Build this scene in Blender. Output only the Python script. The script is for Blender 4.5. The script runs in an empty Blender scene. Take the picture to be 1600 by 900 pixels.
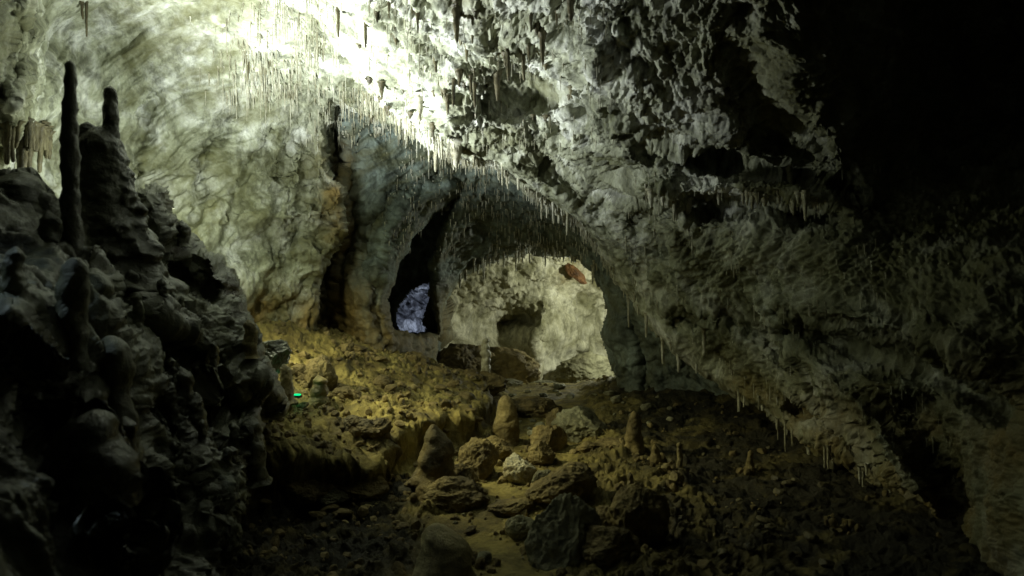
import bpy, math, random
import numpy as np
from mathutils import Vector, Euler

# ------------------------------------------------------------------ camera, world, lamps, exposure
SC = bpy.context.scene
COL = SC.collection
F = 1067.0; CZ = 1.7

def P(px, py, Y):
    return ((px - 800) / F * Y, Y, CZ - (py - 450) / F * Y)

cam = bpy.data.cameras.new('camera'); camo = bpy.data.objects.new('camera', cam); COL.objects.link(camo)
camo.location = (0, 0, CZ); camo.rotation_euler = (math.radians(90), 0, 0)
cam.sensor_width = 36; cam.lens = 36 * F / 1600; cam.clip_end = 200; cam.clip_start = 0.05
cam.dof.use_dof = True; cam.dof.focus_distance = 8.5; cam.dof.aperture_fstop = 2.4
SC.camera = camo

W = bpy.data.worlds.new('World'); SC.world = W; W.use_nodes = True
W.node_tree.nodes['Background'].inputs[0].default_value = (0.5, 0.75, 0.7, 1)
W.node_tree.nodes['Background'].inputs[1].default_value = 0.0015

SC.view_settings.view_transform = 'Standard'; SC.view_settings.look = 'None'
SC.view_settings.exposure = 0.0; SC.view_settings.gamma = 1.0
SC.cycles.max_bounces = 3; SC.cycles.diffuse_bounces = 2

def lamp(name, kind, loc, power, color, target=None, size=0.05, cone=100, blend=0.8):
    l = bpy.data.lights.new(name, kind); l.energy = power; l.color = color
    l.shadow_soft_size = size
    if kind == 'SPOT': l.spot_size = math.radians(cone); l.spot_blend = blend
    o = bpy.data.objects.new(name, l); COL.objects.link(o); o.location = loc
    if target:
        d = Vector(target) - Vector(loc); o.rotation_euler = d.to_track_quat('-Z', 'Y').to_euler()
    return o

lamp('floodlight_beam', 'SPOT', P(300, 400, 6.3), 1350, (0.93, 1.0, 0.98), P(550, 10, 6.7), 0.2, 124, 1.0)
lamp('floodlight_side', 'SPOT', P(300, 395, 6.3), 170, (0.90, 1.0, 0.96), P(170, 120, 7.5), 0.05, 140, 1.0)
lamp('floodlight_spill', 'POINT', P(300, 390, 6.35), 50, (0.92, 1.0, 0.68), None, 0.06)
lamp('far_chamber_lamp', 'POINT', P(1015, 470, 13.9), 230, (0.96, 1.0, 0.78), None, 0.08)
lamp('side_passage_lamp', 'SPOT', P(600, 500, 15.2), 190, (0.72, 0.82, 1.0), P(655, 480, 18.6), 0.08, 60, 0.6)
lamp('left_rim_fill', 'SPOT', (-2.7, 2.3, 3.1), 26, (0.72, 0.93, 1.0), P(180, 780, 2.4), 0.03, 62, 1.0)  # added fill out of view, for cool glints on the wet mound
lamp('path_lamp', 'SPOT', P(400, 330, 6.6), 290, (1.0, 0.93, 0.46), P(800, 720, 6.3), 0.06, 62, 1.0)
lamp('bank_lamp', 'SPOT', P(330, 425, 7.0), 120, (1.0, 0.93, 0.48), P(600, 590, 8.2), 0.06, 95, 1.0)

# ------------------------------------------------------------------ noise
_r = np.random.RandomState(7)
PERM = np.concatenate([_r.permutation(256)] * 3).astype(np.int32)
GR = _r.normal(size=(256, 3)).astype(np.float32); GR /= np.linalg.norm(GR, axis=1, keepdims=True)
RV = _r.rand(256, 3).astype(np.float32)

def perlin(p):
    p = np.asarray(p, np.float32)
    i = np.floor(p).astype(np.int32); f = p - i
    u = f * f * f * (f * (f * 6 - 15) + 10)
    i &= 255
    out = 0
    for dx in (0, 1):
        wx = u[:, 0] if dx else 1 - u[:, 0]
        a = PERM[i[:, 0] + dx]
        for dy in (0, 1):
            wy = u[:, 1] if dy else 1 - u[:, 1]
            b = PERM[a + i[:, 1] + dy]
            for dz in (0, 1):
                wz = u[:, 2] if dz else 1 - u[:, 2]
                g = GR[PERM[b + i[:, 2] + dz]]
                out = out + wx * wy * wz * (g[:, 0] * (f[:, 0] - dx) + g[:, 1] * (f[:, 1] - dy) + g[:, 2] * (f[:, 2] - dz))
    return out * 1.5

def fbm(p, n=4, gain=0.5):
    a = 1.0; s = 0; k = 1.0
    for o in range(n):
        s = s + a * perlin(p * k + 17.3 * o); a *= gain; k *= 2.03
    return s

def ridged(p, n=3, gain=0.5):
    a = 1.0; s = 0; k = 1.0
    for o in range(n):
        s = s + a * (1 - 2 * np.abs(perlin(p * k + 31.7 * o))); a *= gain; k *= 2.07
    return s

def worley(p):
    p = np.asarray(p, np.float32)
    i = np.floor(p).astype(np.int32); f = p - i
    best = np.full(len(p), 9.0, np.float32)
    for dx in (-1, 0, 1):
        a = PERM[(i[:, 0] + dx) & 255]
        for dy in (-1, 0, 1):
            b = PERM[a + ((i[:, 1] + dy) & 255)]
            for dz in (-1, 0, 1):
                r = RV[PERM[b + ((i[:, 2] + dz) & 255)]]
                d = (r[:, 0] + dx - f[:, 0]) ** 2 + (r[:, 1] + dy - f[:, 1]) ** 2 + (r[:, 2] + dz - f[:, 2]) ** 2
                np.minimum(best, d, out=best)
    return np.sqrt(best)

def sstep(a, b, x):
    t = np.clip((x - a) / (b - a), 0, 1); return t * t * (3 - 2 * t)

def tps(ctrl, lam=0.0):
    c = np.array(ctrl, float); n = len(c); s = max(np.ptp(c[:, 0]), np.ptp(c[:, 1]))
    q = c[:, :2] / s
    def U(r2): return 0.5 * r2 * np.log(r2 + 1e-12)
    d2 = ((q[:, None] - q[None]) ** 2).sum(-1)
    A = np.zeros((n + 3, n + 3)); A[:n, :n] = U(d2) + lam * np.eye(n)
    A[:n, n] = 1; A[:n, n + 1:] = q; A[n, :n] = 1; A[n + 1:, :n] = q.T
    w = np.linalg.solve(A, np.concatenate([c[:, 2], [0, 0, 0]]))
    def f(x, y):
        x = np.asarray(x, float) / s; y = np.asarray(y, float) / s
        o = w[n] + w[n + 1] * x + w[n + 2] * y
        for k in range(n): o = o + w[k] * U((x - q[k, 0]) ** 2 + (y - q[k, 1]) ** 2)
        return o
    return f

def seg_dist(x, y, poly, closed=True):
    x = np.asarray(x, np.float32); y = np.asarray(y, np.float32)
    d = np.full(x.shape, 1e9, np.float32); ins = np.zeros(x.shape, bool)
    n = len(poly)
    for k in range(n if closed else n - 1):
        ax, ay = poly[k][:2]; bx, by = poly[(k + 1) % n][:2]
        vx, vy = bx - ax, by - ay; L = vx * vx + vy * vy + 1e-9
        t = np.clip(((x - ax) * vx + (y - ay) * vy) / L, 0, 1)
        np.minimum(d, (x - ax - t * vx) ** 2 + (y - ay - t * vy) ** 2, out=d)
        if closed and ay != by:
            c = ((ay > y) != (by > y)) & (x < vx * (y - ay) / (by - ay) + ax); ins ^= c
    d = np.sqrt(d)
    return np.where(ins, d, -d) if closed else d

# ------------------------------------------------------------------ object helpers
def tag(o, label=None, cat=None, group=None, kind=None):
    if label: o['label'] = label
    if cat: o['category'] = cat
    if group: o['group'] = group
    if kind: o['kind'] = kind
    return o

def mesh_np(name, V, faces, mat, attrs=None, smooth=True):
    """faces: (n,4) array; tri faces given as (n,3)"""
    m = bpy.data.meshes.new(name)
    V = np.asarray(V, np.float32)
    fl = faces if isinstance(faces, list) else [faces]
    nl = sum(f.size for f in fl); nf = sum(len(f) for f in fl)
    m.vertices.add(len(V)); m.vertices.foreach_set('co', V.ravel())
    m.loops.add(nl); m.loops.foreach_set('vertex_index', np.concatenate([f.ravel() for f in fl]).astype(np.int32))
    m.polygons.add(nf)
    tot = np.concatenate([np.full(len(f), f.shape[1]) for f in fl]).astype(np.int32)
    st = np.concatenate([[0], np.cumsum(tot)[:-1]]).astype(np.int32)
    m.polygons.foreach_set('loop_start', st)
    m.update(calc_edges=True)
    m.polygons.foreach_set('use_smooth', np.full(nf, smooth))
    for k, v in (attrs or {}).items():
        a = m.attributes.new(k, 'FLOAT', 'POINT'); a.data.foreach_set('value', np.asarray(v, np.float32))
    m.materials.append(mat); m.validate()
    o = bpy.data.objects.new(name, m); COL.objects.link(o)
    return o

# ------------------------------------------------------------------ materials
def ramp(nt, src, stops):
    r = nt.nodes.new('ShaderNodeValToRGB'); e = r.color_ramp.elements
    while len(e) < len(stops): e.new(0.5)
    for k, (p, c) in enumerate(stops):
        e[k].position = p; e[k].color = (*c, 1) if len(c) == 3 else c
    nt.links.new(src, r.inputs[0]); return r.outputs[0]

def rock_mat(name, light, mid, dark, rough=0.75, stain_shade=None, attr=True, bump=0.5, scale=1.0, speck=0.35, spec=0.35):
    m = bpy.data.materials.new(name); m.use_nodes = True; nt = m.node_tree; N = nt.nodes; Lk = nt.links
    b = N['Principled BSDF']; b.inputs['Roughness'].default_value = rough
    b.inputs['Specular IOR Level'].default_value = spec
    g = N.new('ShaderNodeNewGeometry'); pos = g.outputs['Position']
    def noise(s, det=6, rgh=0.6, squash=None, dist=0.0):
        src = pos
        if squash:
            mp = N.new('ShaderNodeMapping'); mp.inputs['Scale'].default_value = squash
            Lk.new(pos, mp.inputs[0]); src = mp.outputs[0]
        n = N.new('ShaderNodeTexNoise'); n.inputs['Scale'].default_value = s * scale; n.inputs['Detail'].default_value = det
        n.inputs['Roughness'].default_value = rgh; n.inputs['Distortion'].default_value = dist
        Lk.new(src, n.inputs['Vector']); return n.outputs[0]
    def mixc(f, a, bb, t='MIX'):
        x = N.new('ShaderNodeMix'); x.data_type = 'RGBA'; x.blend_type = t
        for s, i in ((f, 0), (a, 6), (bb, 7)):
            if hasattr(s, 'is_linked') or hasattr(s, 'links'): Lk.new(s, x.inputs[i])
            else: x.inputs[i].default_value = s if not isinstance(s, tuple) else (*s, 1)
        return x.outputs[2]
    n1 = noise(1.6, 9, 0.68, None, 0.6)
    c = ramp(nt, n1, [(0.36, dark), (0.5, mid), (0.62, light)])
    n2 = noise(7, 8, 0.72, (1, 1, 0.45))
    s = ramp(nt, n2, [(0.38, (1 - speck,) * 3), (0.56, (1, 1, 1))])
    c = mixc(1.0, c, s, 'MULTIPLY')
    if attr:
        a = N.new('ShaderNodeAttribute'); a.attribute_name = 'stain_shade'
        a2 = N.new('ShaderNodeAttribute'); a2.attribute_name = 'mud'
        n3 = ramp(nt, noise(3.0, 7, 0.7), [(0.3, (0.3,) * 3), (0.7, (1, 1, 1))])
        ss = N.new('ShaderNodeMath'); ss.operation = 'MULTIPLY'; Lk.new(a.outputs['Fac'], ss.inputs[0]); Lk.new(n3, ss.inputs[1]); ss.use_clamp = True
        c = mixc(ss.outputs[0], c, stain_shade or (0.125, 0.122, 0.048))
        mudc = ramp(nt, noise(5, 6, 0.7), [(0.35, (0.10, 0.068, 0.022)), (0.65, (0.34, 0.235, 0.075))])
        c = mixc(a2.outputs['Fac'], c, mudc)
    Lk.new(c, b.inputs['Base Color'])
    n4 = noise(28, 8, 0.7); n5 = noise(9, 6, 0.65)
    ad = N.new('ShaderNodeMath'); ad.operation = 'MULTIPLY_ADD'; Lk.new(n5, ad.inputs[0]); ad.inputs[1].default_value = 2.0; Lk.new(n4, ad.inputs[2])
    bp = N.new('ShaderNodeBump'); bp.inputs['Strength'].default_value = bump; bp.inputs['Distance'].default_value = 0.03
    Lk.new(ad.outputs[0], bp.inputs['Height']); Lk.new(bp.outputs[0], b.inputs['Normal'])
    rr = ramp(nt, n1, [(0.35, (max(rough - 0.25, 0.2),) * 3), (0.65, (min(rough + 0.15, 1),) * 3)])
    Lk.new(rr, b.inputs['Roughness'])
    return m

M_WALL = rock_mat('calcite_wall', (0.80, 0.81, 0.75), (0.44, 0.455, 0.34), (0.13, 0.135, 0.07), 0.7, speck=0.6)
M_ARCH = rock_mat('grey_arch_rock', (0.32, 0.39, 0.37), (0.17, 0.205, 0.18), (0.055, 0.065, 0.05), 0.7, speck=0.5)
M_FAR = rock_mat('pale_far_wall', (0.82, 0.80, 0.64), (0.60, 0.58, 0.42), (0.24, 0.23, 0.13), 0.8, speck=0.5, scale=1.1)
M_BLUE = rock_mat('grey_passage_rock', (0.6, 0.62, 0.66), (0.22, 0.23, 0.26), (0.04, 0.04, 0.05), 0.7, speck=0.7, scale=1.6)
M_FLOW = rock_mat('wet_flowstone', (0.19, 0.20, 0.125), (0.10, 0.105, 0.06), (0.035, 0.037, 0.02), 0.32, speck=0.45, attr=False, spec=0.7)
M_MUD = rock_mat('ochre_mud', (0.42, 0.35, 0.12), (0.26, 0.21, 0.066), (0.10, 0.078, 0.026), 0.8, speck=0.5, bump=0.8, stain_shade=(0.024, 0.021, 0.010))  # near-black mix colour also carries the floor's painted shade
M_ROCK = rock_mat('muddy_boulder', (0.36, 0.29, 0.13), (0.22, 0.17, 0.07), (0.09, 0.07, 0.03), 0.75, speck=0.45, attr=False, bump=0.8)
M_GREY = rock_mat('grey_boulder', (0.36, 0.35, 0.23), (0.24, 0.23, 0.14), (0.13, 0.12, 0.065), 0.75, speck=0.35, attr=False, bump=0.6)
M_WHITE = rock_mat('white_calcite_block', (0.88, 0.84, 0.66), (0.76, 0.68, 0.44), (0.3, 0.22, 0.10), 0.6, speck=0.5, attr=False, bump=0.8, scale=3)
M_STAL = rock_mat('stalactite_calcite', (0.74, 0.73, 0.62), (0.48, 0.46, 0.34), (0.2, 0.18, 0.1), 0.5, speck=0.3, attr=False, bump=0.3, scale=2)
M_STALD = rock_mat('brown_stalactite', (0.17, 0.15, 0.08), (0.10, 0.085, 0.045), (0.04, 0.035, 0.02), 0.5, speck=0.3, attr=False, bump=0.3, scale=2)
M_STGM = rock_mat('olive_stalagmite', (0.46, 0.40, 0.20), (0.29, 0.24, 0.11), (0.13, 0.10, 0.045), 0.55, speck=0.35, attr=False, bump=0.5, scale=2)
M_RUST = rock_mat('rust_red_rock', (0.27, 0.14, 0.055), (0.18, 0.085, 0.03), (0.07, 0.035, 0.015), 0.7, speck=0.3, attr=False, scale=2)

# ------------------------------------------------------------------ rock sheets: authored outlines with their own depth, relief and thickness
def axis(a, b, c, d, fine, coarse):
    return np.concatenate([np.arange(a, b, coarse), np.arange(b, c, fine), np.arange(c, d + 1, coarse)]).astype(np.float32)

SHEETS = {}
def sheet(name, us, vs, poly, ctrl, relief, mat, holes=(), rough_edge=6, rnd=26, rnd_d=0.5, back=1.0, grooves=(), paint=None, smooth_open=()):
    U, Vv = np.meshgrid(us, vs); sh = U.shape; u = U.ravel(); v = Vv.ravel()
    jit = rough_edge * fbm(np.stack([u / 38, v / 38, np.full_like(u, 3.3)], 1), 4, 0.55)
    sd = seg_dist(u, v, poly)
    for h in holes: sd = np.minimum(sd, -seg_dist(u, v, h))
    # pull back only near the modelled edge
    sdj = sd + jit
    D = tps(ctrl, 1e-6)(u, v).astype(np.float32)
    for (pl, w, amp) in grooves:
        gx = jit * 1.2
        d = seg_dist(u + gx, v + gx * 0.6, pl, False); D += amp * np.exp(-(d / w) ** 2)
    e = np.clip(1 - sdj / rnd, 0, 1); D += rnd_d * e ** 3
    x = (u - 800) / F * D; z = CZ - (v - 450) / F * D
    B = np.stack([x, D, z], 1).astype(np.float32)
    G = B.reshape(sh + (3,))
    du = np.gradient(G, axis=1); dv = np.gradient(G, axis=0)
    n = np.cross(du, dv).reshape(-1, 3); n /= np.linalg.norm(n, axis=1, keepdims=True) + 1e-9
    eye = np.array([0, 0, CZ], np.float32) - B
    n *= np.sign((n * eye).sum(1, keepdims=True) + 1e-9)
    disp = relief(B, u, v) * (0.4 + 0.6 * np.clip(sdj / 22, 0, 1))
    Q = B + n * disp[:, None].astype(np.float32)
    at = paint(B, u, v, disp) if paint else {'stain_shade': np.zeros(len(u)), 'mud': np.zeros(len(u))}
    keep = sdj > 0
    SHEETS[name] = (us, vs, Q.reshape(sh + (3,)), keep.reshape(sh))
    K = keep.reshape(sh); idx = np.arange(len(u)).reshape(sh)
    q = K[:-1, :-1] & K[1:, :-1] & K[:-1, 1:] & K[1:, 1:]
    f = np.stack([idx[:-1, :-1][q], idx[1:, :-1][q], idx[1:, 1:][q], idx[:-1, 1:][q]], 1)
    # rim: boundary edges drop back into the rock
    ed = np.concatenate([f[:, [0, 1]], f[:, [1, 2]], f[:, [2, 3]], f[:, [3, 0]]])
    key = np.sort(ed, 1).astype(np.int64); kk = key[:, 0] * len(u) + key[:, 1]
    uq, inv, cnt = np.unique(kk, return_inverse=True, return_counts=True)
    bd = ed[cnt[inv] == 1]
    # drop rims on the outer frame of the grid
    bu = np.unique(bd)
    nb = len(bu); mp = np.full(len(u), -1); mp[bu] = np.arange(nb)
    rings = [Q[bu]]; ff = [f]; off = len(u); allV = [Q]; atx = {k: [a] for k, a in at.items()}
    gd = np.gradient(sd.reshape(sh)); gx = gd[1].ravel()[bu]; gz = -gd[0].ravel()[bu]
    gl = np.sqrt(gx ** 2 + gz ** 2) + 1e-6; gx = -gx / gl; gz = -gz / gl
    prev = bu; cnt_r = 4
    for k in range(1, cnt_r + 1):
        t = k / cnt_r
        pt = Q[bu].copy(); dd = back * t
        ray = pt - np.array([0, 0, CZ], np.float32); ray /= np.linalg.norm(ray, axis=1, keepdims=True)
        pt += ray * dd
        o = -back * 0.25 * t
        pt[:, 0] += gx * o; pt[:, 2] += gz * o
        pt += (0.08 * fbm(pt * 2.2, 3))[:, None] * np.array([1, 0.5, 1], np.float32) * t
        allV.append(pt)
        for kk2 in atx: atx[kk2].append(at[kk2][bu] if not np.isscalar(at[kk2]) else at[kk2])
        cur = off + np.arange(nb)
        a = bd[:, 0] if k == 1 else (cur[0] - nb + mp[bd[:, 0]]); b_ = bd[:, 1] if k == 1 else (cur[0] - nb + mp[bd[:, 1]])
        ff.append(np.stack([b_, a, cur[0] + mp[bd[:, 0]], cur[0] + mp[bd[:, 1]]], 1))
        off += nb
    Vall = np.concatenate(allV); Fa = np.concatenate(ff)
    used = np.unique(Fa); rm = np.full(len(Vall), -1); rm[used] = np.arange(len(used))
    attrs = {k: np.concatenate(v_)[used] for k, v_ in atx.items()}
    return mesh_np(name, Vall[used], rm[Fa], mat, attrs)

def at_sheet(name, px, py):
    us, vs, Q, K = SHEETS[name]
    i = min(max(int(np.searchsorted(us, px)), 0), len(us) - 1); j = min(max(int(np.searchsorted(vs, py)), 0), len(vs) - 1)
    return Vector(Q[j, i].tolist()), bool(K[j, i])

# --- near chamber: left wall, ceiling, right wall
LIP = [(528, 168), (560, 178), (600, 190), (640, 212), (680, 240), (720, 256), (762, 262), (800, 285), (850, 322), (900, 352), (925, 378), (945, 415), (965, 452),
       (1005, 505), (1055, 560), (1110, 600), (1150, 625), (1200, 655), (1245, 690), (1300, 718), (1345, 745), (1400, 790), (1450, 830), (1500, 890), (1540, 1100)]
A_POLY = [(-600, -700), (2300, -700), (2300, 1300), (1560, 1300)] + LIP[::-1] + \
         [(515, 205), (518, 255), (545, 300), (548, 350), (530, 390), (505, 440), (502, 500), (500, 560), (495, 1000), (-600, 1000)]
A_CTRL = [(-300, 0, 4.4), (-300, 500, 3.8), (10, 40, 4.7), (25, 160, 5.2), (75, 60, 7.0), (0, 400, 6.0), (60, 240, 6.8), (120, 120, 7.4), (200, 100, 7.7), (200, 300, 7.8), (300, 400, 7.7), (300, 200, 8.1),
          (400, 300, 8.3), (390, 500, 8.4), (480, 400, 8.6), (500, 250, 8.9), (470, 530, 8.8), (300, 600, 7.8), (350, 700, 7.6), (350, 480, 7.9),
          (300, 0, 7.0), (400, 60, 7.6), (500, 0, 6.6), (500, 100, 8.0), (420, 150, 8.3), (530, 165, 8.7), (610, 195, 8.0), (680, 235, 7.4), (760, 265, 7.7), (850, 320, 8.0),
          (920, 370, 8.2), (960, 440, 8.4), (1050, 560, 7.9), (1200, 660, 6.6), (1300, 720, 5.6), (1450, 830, 4.6), (600, 60, 6.6), (700, 0, 5.6), (700, 100, 6.5), (800, 60, 5.8),
          (840, 140, 6.7), (900, 180, 6.2), (800, 215, 7.0), (940, 100, 5.2), (1000, 40, 4.95), (1000, 200, 5.7), (1000, 350, 7.1), (1100, 250, 5.9), (1100, 400, 6.7), (1200, 500, 6.2),
          (1300, 400, 5.1), (1400, 500, 4.5), (1550, 450, 3.7), (1600, 650, 3.3), (1500, 750, 4.0), (1300, 600, 5.2), (1150, 80, 4.75), (1290, 120, 4.65), (1500, 100, 5.7), (1450, 250, 5.4), (1600, 290, 4.9), (1290, 240, 5.1), (1750, 250, 4.4),
          (2000, 600, 2.4), (2000, 0, 3.6), (300, -400, 3.2), (800, -400, 2.9), (1300, -400, 2.6), (-300, -400, 2.8), (700, -150, 4.2), (300, -150, 4.9), (1100, -120, 3.9), (1600, 900, 3.1), (1700, 1150, 2.8)]
A_GR = [([(1010, 235), (1110, 250), (1200, 268), (1330, 300)], 16, 0.35), ([(1000, 335), (1080, 322), (1200, 330), (1300, 345)], 18, 0.45),
        ([(1010, 300), (1090, 292), (1200, 290), (1260, 300)], 14, -0.30), ([(1240, 525), (1330, 540), (1420, 565), (1500, 600), (1570, 640)], 24, 0.45),
        ([(1225, 470), (1330, 500), (1440, 520), (1540, 560)], 20, -0.16), ([(1060, 500), (1130, 490), (1190, 520), (1240, 580)], 14, 0.3),
        ([(1160, 120), (1190, 170), (1220, 200)], 30, 0.2), ([(1200, 220), (1260, 245)], 26, 0.4), ([(1250, 640), (1300, 650), (1340, 690)], 24, 0.4),
        ([(1320, 660), (1380, 690), (1430, 760)], 18, -0.2), ([(1440, 640), (1460, 720), (1500, 790)], 30, 0.25),
        ([(1190, 480), (1260, 560), (1330, 640), (1400, 720), (1460, 800)], 22, -0.22), ([(690, 205), (760, 192), (830, 190), (885, 172), (925, 130), (930, 80)], 9, -0.16), ([(800, 150), (850, 152), (885, 145)], 34, 0.26), ([(770, 70), (800, 110), (850, 90)], 14, 0.2),
        ([(360, 180), (320, 250), (300, 340)], 9, 0.16), ([(420, 200), (375, 290), (350, 380)], 7, 0.12), ([(455, 240), (430, 330), (420, 400)], 7, 0.12), ([(240, 150), (215, 220), (215, 300)], 9, 0.12),
        ([(300, 320), (400, 335), (500, 330)], 16, -0.12), ([(320, 400), (400, 380), (490, 370)], 22, 0.18), ([(480, 260), (470, 340), (440, 420), (400, 480)], 9, 0.14),
        ([(735, 262), (800, 262), (870, 300), (930, 350), (990, 420)], 9, -0.12), ([(840, 250), (900, 290), (980, 340), (1040, 400)], 16, 0.22),
        ([(40, 0), (50, 60), (30, 150), (15, 240)], 20, -0.6), ([(1070, -40), (1095, 60), (1110, 160), (1110, 230)], 60, -0.10)]

def relief_a(B, u, v):
    w = 0.35 * np.stack([fbm(B * 0.7 + 5, 2), fbm(B * 0.7 + 11, 2), fbm(B * 0.7 + 23, 2)], 1).astype(np.float32)
    q = B + w
    left = 1 - sstep(420, 640, u + 0.25 * v)                       # smooth flowing left wall
    right = sstep(930, 1080, u)
    mid = (1 - left) * (1 - right)
    # flow folds along the left wall: stretched along arcs about the dome
    ang = np.arctan2(v - 650, u - 560) ; rad = np.hypot(u - 560, (v - 650))
    fine = ridged(np.stack([rad / 14 + w[:, 0] * 2, ang * 7, np.full_like(u, 4.0)], 1), 3, 0.6)
    d = 0.10 * fbm(q * 0.9, 3)
    fl = np.stack([rad / 44 + w[:, 0] * 2.5, ang * 3.2 + w[:, 2], np.full_like(u, 2.0)], 1)
    ff = np.stack([rad / 15 + w[:, 0] * 4, ang * 6 + w[:, 2], np.full_like(u, 4.0)], 1)
    d = d + left * (0.065 * fbm(fl, 4, 0.5) + 0.03 * fbm(ff, 4, 0.6) + 0.004 * fine + 0.010 * fbm(q * 9, 5, 0.65) - 0.05 * np.clip(fbm(ff * np.float32([0.8, 0.8, 1]) + 50, 3) - 0.25, 0, 1))
    wo = worley(q * np.float32([5, 5, 4]))
    wo2 = worley(q * np.float32([11, 11, 8]) + 9)
    pit = np.clip(fbm(q * 3.1 + 40, 4, 0.6), 0, 1); pit2 = np.clip(fbm(q * 8 + 90, 3, 0.6) - 0.15, 0, 1)
    d = d + (1 - left) * (0.05 * (0.5 - wo) + 0.025 * (0.5 - wo2) + 0.05 * fbm(q * 2.4, 4, 0.6) + 0.03 * fbm(q * 14, 4, 0.7))
    d = d - mid * (0.20 * pit + 0.07 * pit2)
    near = 1 - 0.45 * sstep(1150, 1450, u)
    d = d + right * near * (0.13 * fbm(q * np.float32([2.2, 2.2, 0.9]) + 60, 4, 0.5) + 0.03 * fbm(q * np.float32([8, 8, 2.6]), 3, 0.55) - 0.04 * pit2 - 0.05 * pit - 0.5 * (0.05 * (0.5 - wo) + 0.025 * (0.5 - wo2)))
    lip = np.exp(-(seg_dist(u, v, LIP[5:18], False) / 42) ** 2)
    return d * (1 - 0.55 * lip) * (1 - 0.6 * np.exp(-((u - 850) / 55) ** 2 - ((v - 150) / 28) ** 2)) * (1 - 0.45 * sstep(1400, 1500, u) * sstep(560, 660, v))

def paint_a(B, u, v, disp):
    n = fbm(B * 0.8 + 50, 4, 0.6); n2 = fbm(B * 2.2 + 70, 4, 0.6)
    s = np.clip(0.28 + 0.9 * n + 0.5 * n2, 0, 1)
    ang = np.arctan2(v - 650, u - 560); rad = np.hypot(u - 560, v - 650)
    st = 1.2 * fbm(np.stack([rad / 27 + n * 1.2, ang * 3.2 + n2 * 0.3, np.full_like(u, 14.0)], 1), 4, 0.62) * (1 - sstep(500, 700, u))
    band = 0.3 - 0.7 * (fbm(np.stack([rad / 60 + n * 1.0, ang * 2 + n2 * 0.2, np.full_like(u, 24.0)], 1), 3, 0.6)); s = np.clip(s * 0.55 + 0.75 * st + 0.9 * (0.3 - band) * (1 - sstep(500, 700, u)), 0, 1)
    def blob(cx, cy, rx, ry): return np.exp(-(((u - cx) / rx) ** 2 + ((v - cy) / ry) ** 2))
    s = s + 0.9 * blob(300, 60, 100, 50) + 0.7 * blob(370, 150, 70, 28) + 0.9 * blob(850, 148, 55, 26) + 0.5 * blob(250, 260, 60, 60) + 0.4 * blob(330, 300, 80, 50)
    s = s + 0.30 * sstep(480, 600, u) * (1 - sstep(760, 900, u)) * (n2 > -0.1) + 0.5 * sstep(180, 330, v) * (1 - sstep(520, 700, u)) + 0.3 * sstep(1050, 1200, u) + 0.5 * sstep(1150, 1400, u)  # last two terms darken the right wall, standing in for fading light
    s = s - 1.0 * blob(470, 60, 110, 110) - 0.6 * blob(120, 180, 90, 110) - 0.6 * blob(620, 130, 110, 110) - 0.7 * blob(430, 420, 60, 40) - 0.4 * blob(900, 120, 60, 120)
    s = s + 0.75 * sstep(980, 1120, u) * (1 - sstep(180, 260, v)) * (0.8 + n)  # upper right darkened further, shade painted into the colour
    s = s - 0.9 * np.exp(-(seg_dist(u, v, LIP[3:16], False) / 22) ** 2) - 0.5 * blob(1060, 270, 90, 40) - 0.5 * blob(1360, 500, 40, 50) - 0.5 * blob(1130, 400, 60, 60) - 0.5 * np.exp(-(seg_dist(u, v, [(1190, 480), (1260, 560), (1330, 640), (1400, 720), (1460, 800)], False) / 20) ** 2)  # lip and diagonal ridge painted paler, as if lit
    mud = sstep(425, 520, v + 40 * n) * (1 - sstep(520, 620, u)) * 0.85 + 0.7 * blob(520, 330, 30, 90) + 0.55 * sstep(500, 760, v + 60 * n) * sstep(800, 1000, u)
    return {'stain_shade': np.clip(s, 0, 1), 'mud': np.clip(mud * (0.7 + n2), 0, 0.9)}

us = axis(-600, 0, 1600, 2300, 1.6, 12); vs = axis(-700, 0, 900, 1300, 1.6, 12)
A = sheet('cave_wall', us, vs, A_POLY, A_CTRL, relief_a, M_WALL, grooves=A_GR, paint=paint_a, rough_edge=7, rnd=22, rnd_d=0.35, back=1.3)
tag(A, kind='structure')

# --- the arch beyond: pillar, vault, right jamb
B_POLY = [(440, 100), (1000, 100), (1420, 560), (1420, 900), (440, 900)]
HOLE1 = [(716, 306), (684, 332), (648, 368), (622, 412), (610, 460), (604, 500), (614, 518), (650, 522), (684, 522), (682, 505), (673, 465), (674, 405), (690, 352)]
HOLE2 = [(692, 478), (704, 455), (728, 430), (762, 412), (800, 402), (860, 398), (905, 404), (930, 425), (943, 455), (948, 490), (943, 520), (950, 555), (964, 596), (975, 660), (680, 660), (682, 560), (690, 520)]
B_CTRL = [(440, 100, 9.0), (440, 600, 9.2), (520, 150, 9.2), (480, 300, 9.3), (530, 400, 9.9), (560, 300, 9.5), (570, 450, 9.5), (590, 540, 9.5), (550, 540, 9.9), (620, 250, 9.4), (650, 300, 9.6), (640, 360, 9.7), (605, 440, 9.7),
          (700, 285, 9.8), (760, 290, 10.0), (820, 330, 10.6), (830, 395, 12.0), (740, 370, 11.2), (700, 420, 11.8), (690, 460, 11.8), (900, 390, 11.4), (940, 440, 10.8), (960, 520, 10.4), (980, 600, 10.4), (1000, 480, 9.7),
          (1100, 600, 9.6), (1200, 700, 8.6), (1420, 800, 6.6), (900, 330, 10.0), (1000, 400, 9.4), (1000, 100, 8.6), (1420, 560, 7.4), (690, 560, 12.0), (640, 560, 10.6), (660, 700, 10), (900, 800, 10.6)]
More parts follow.
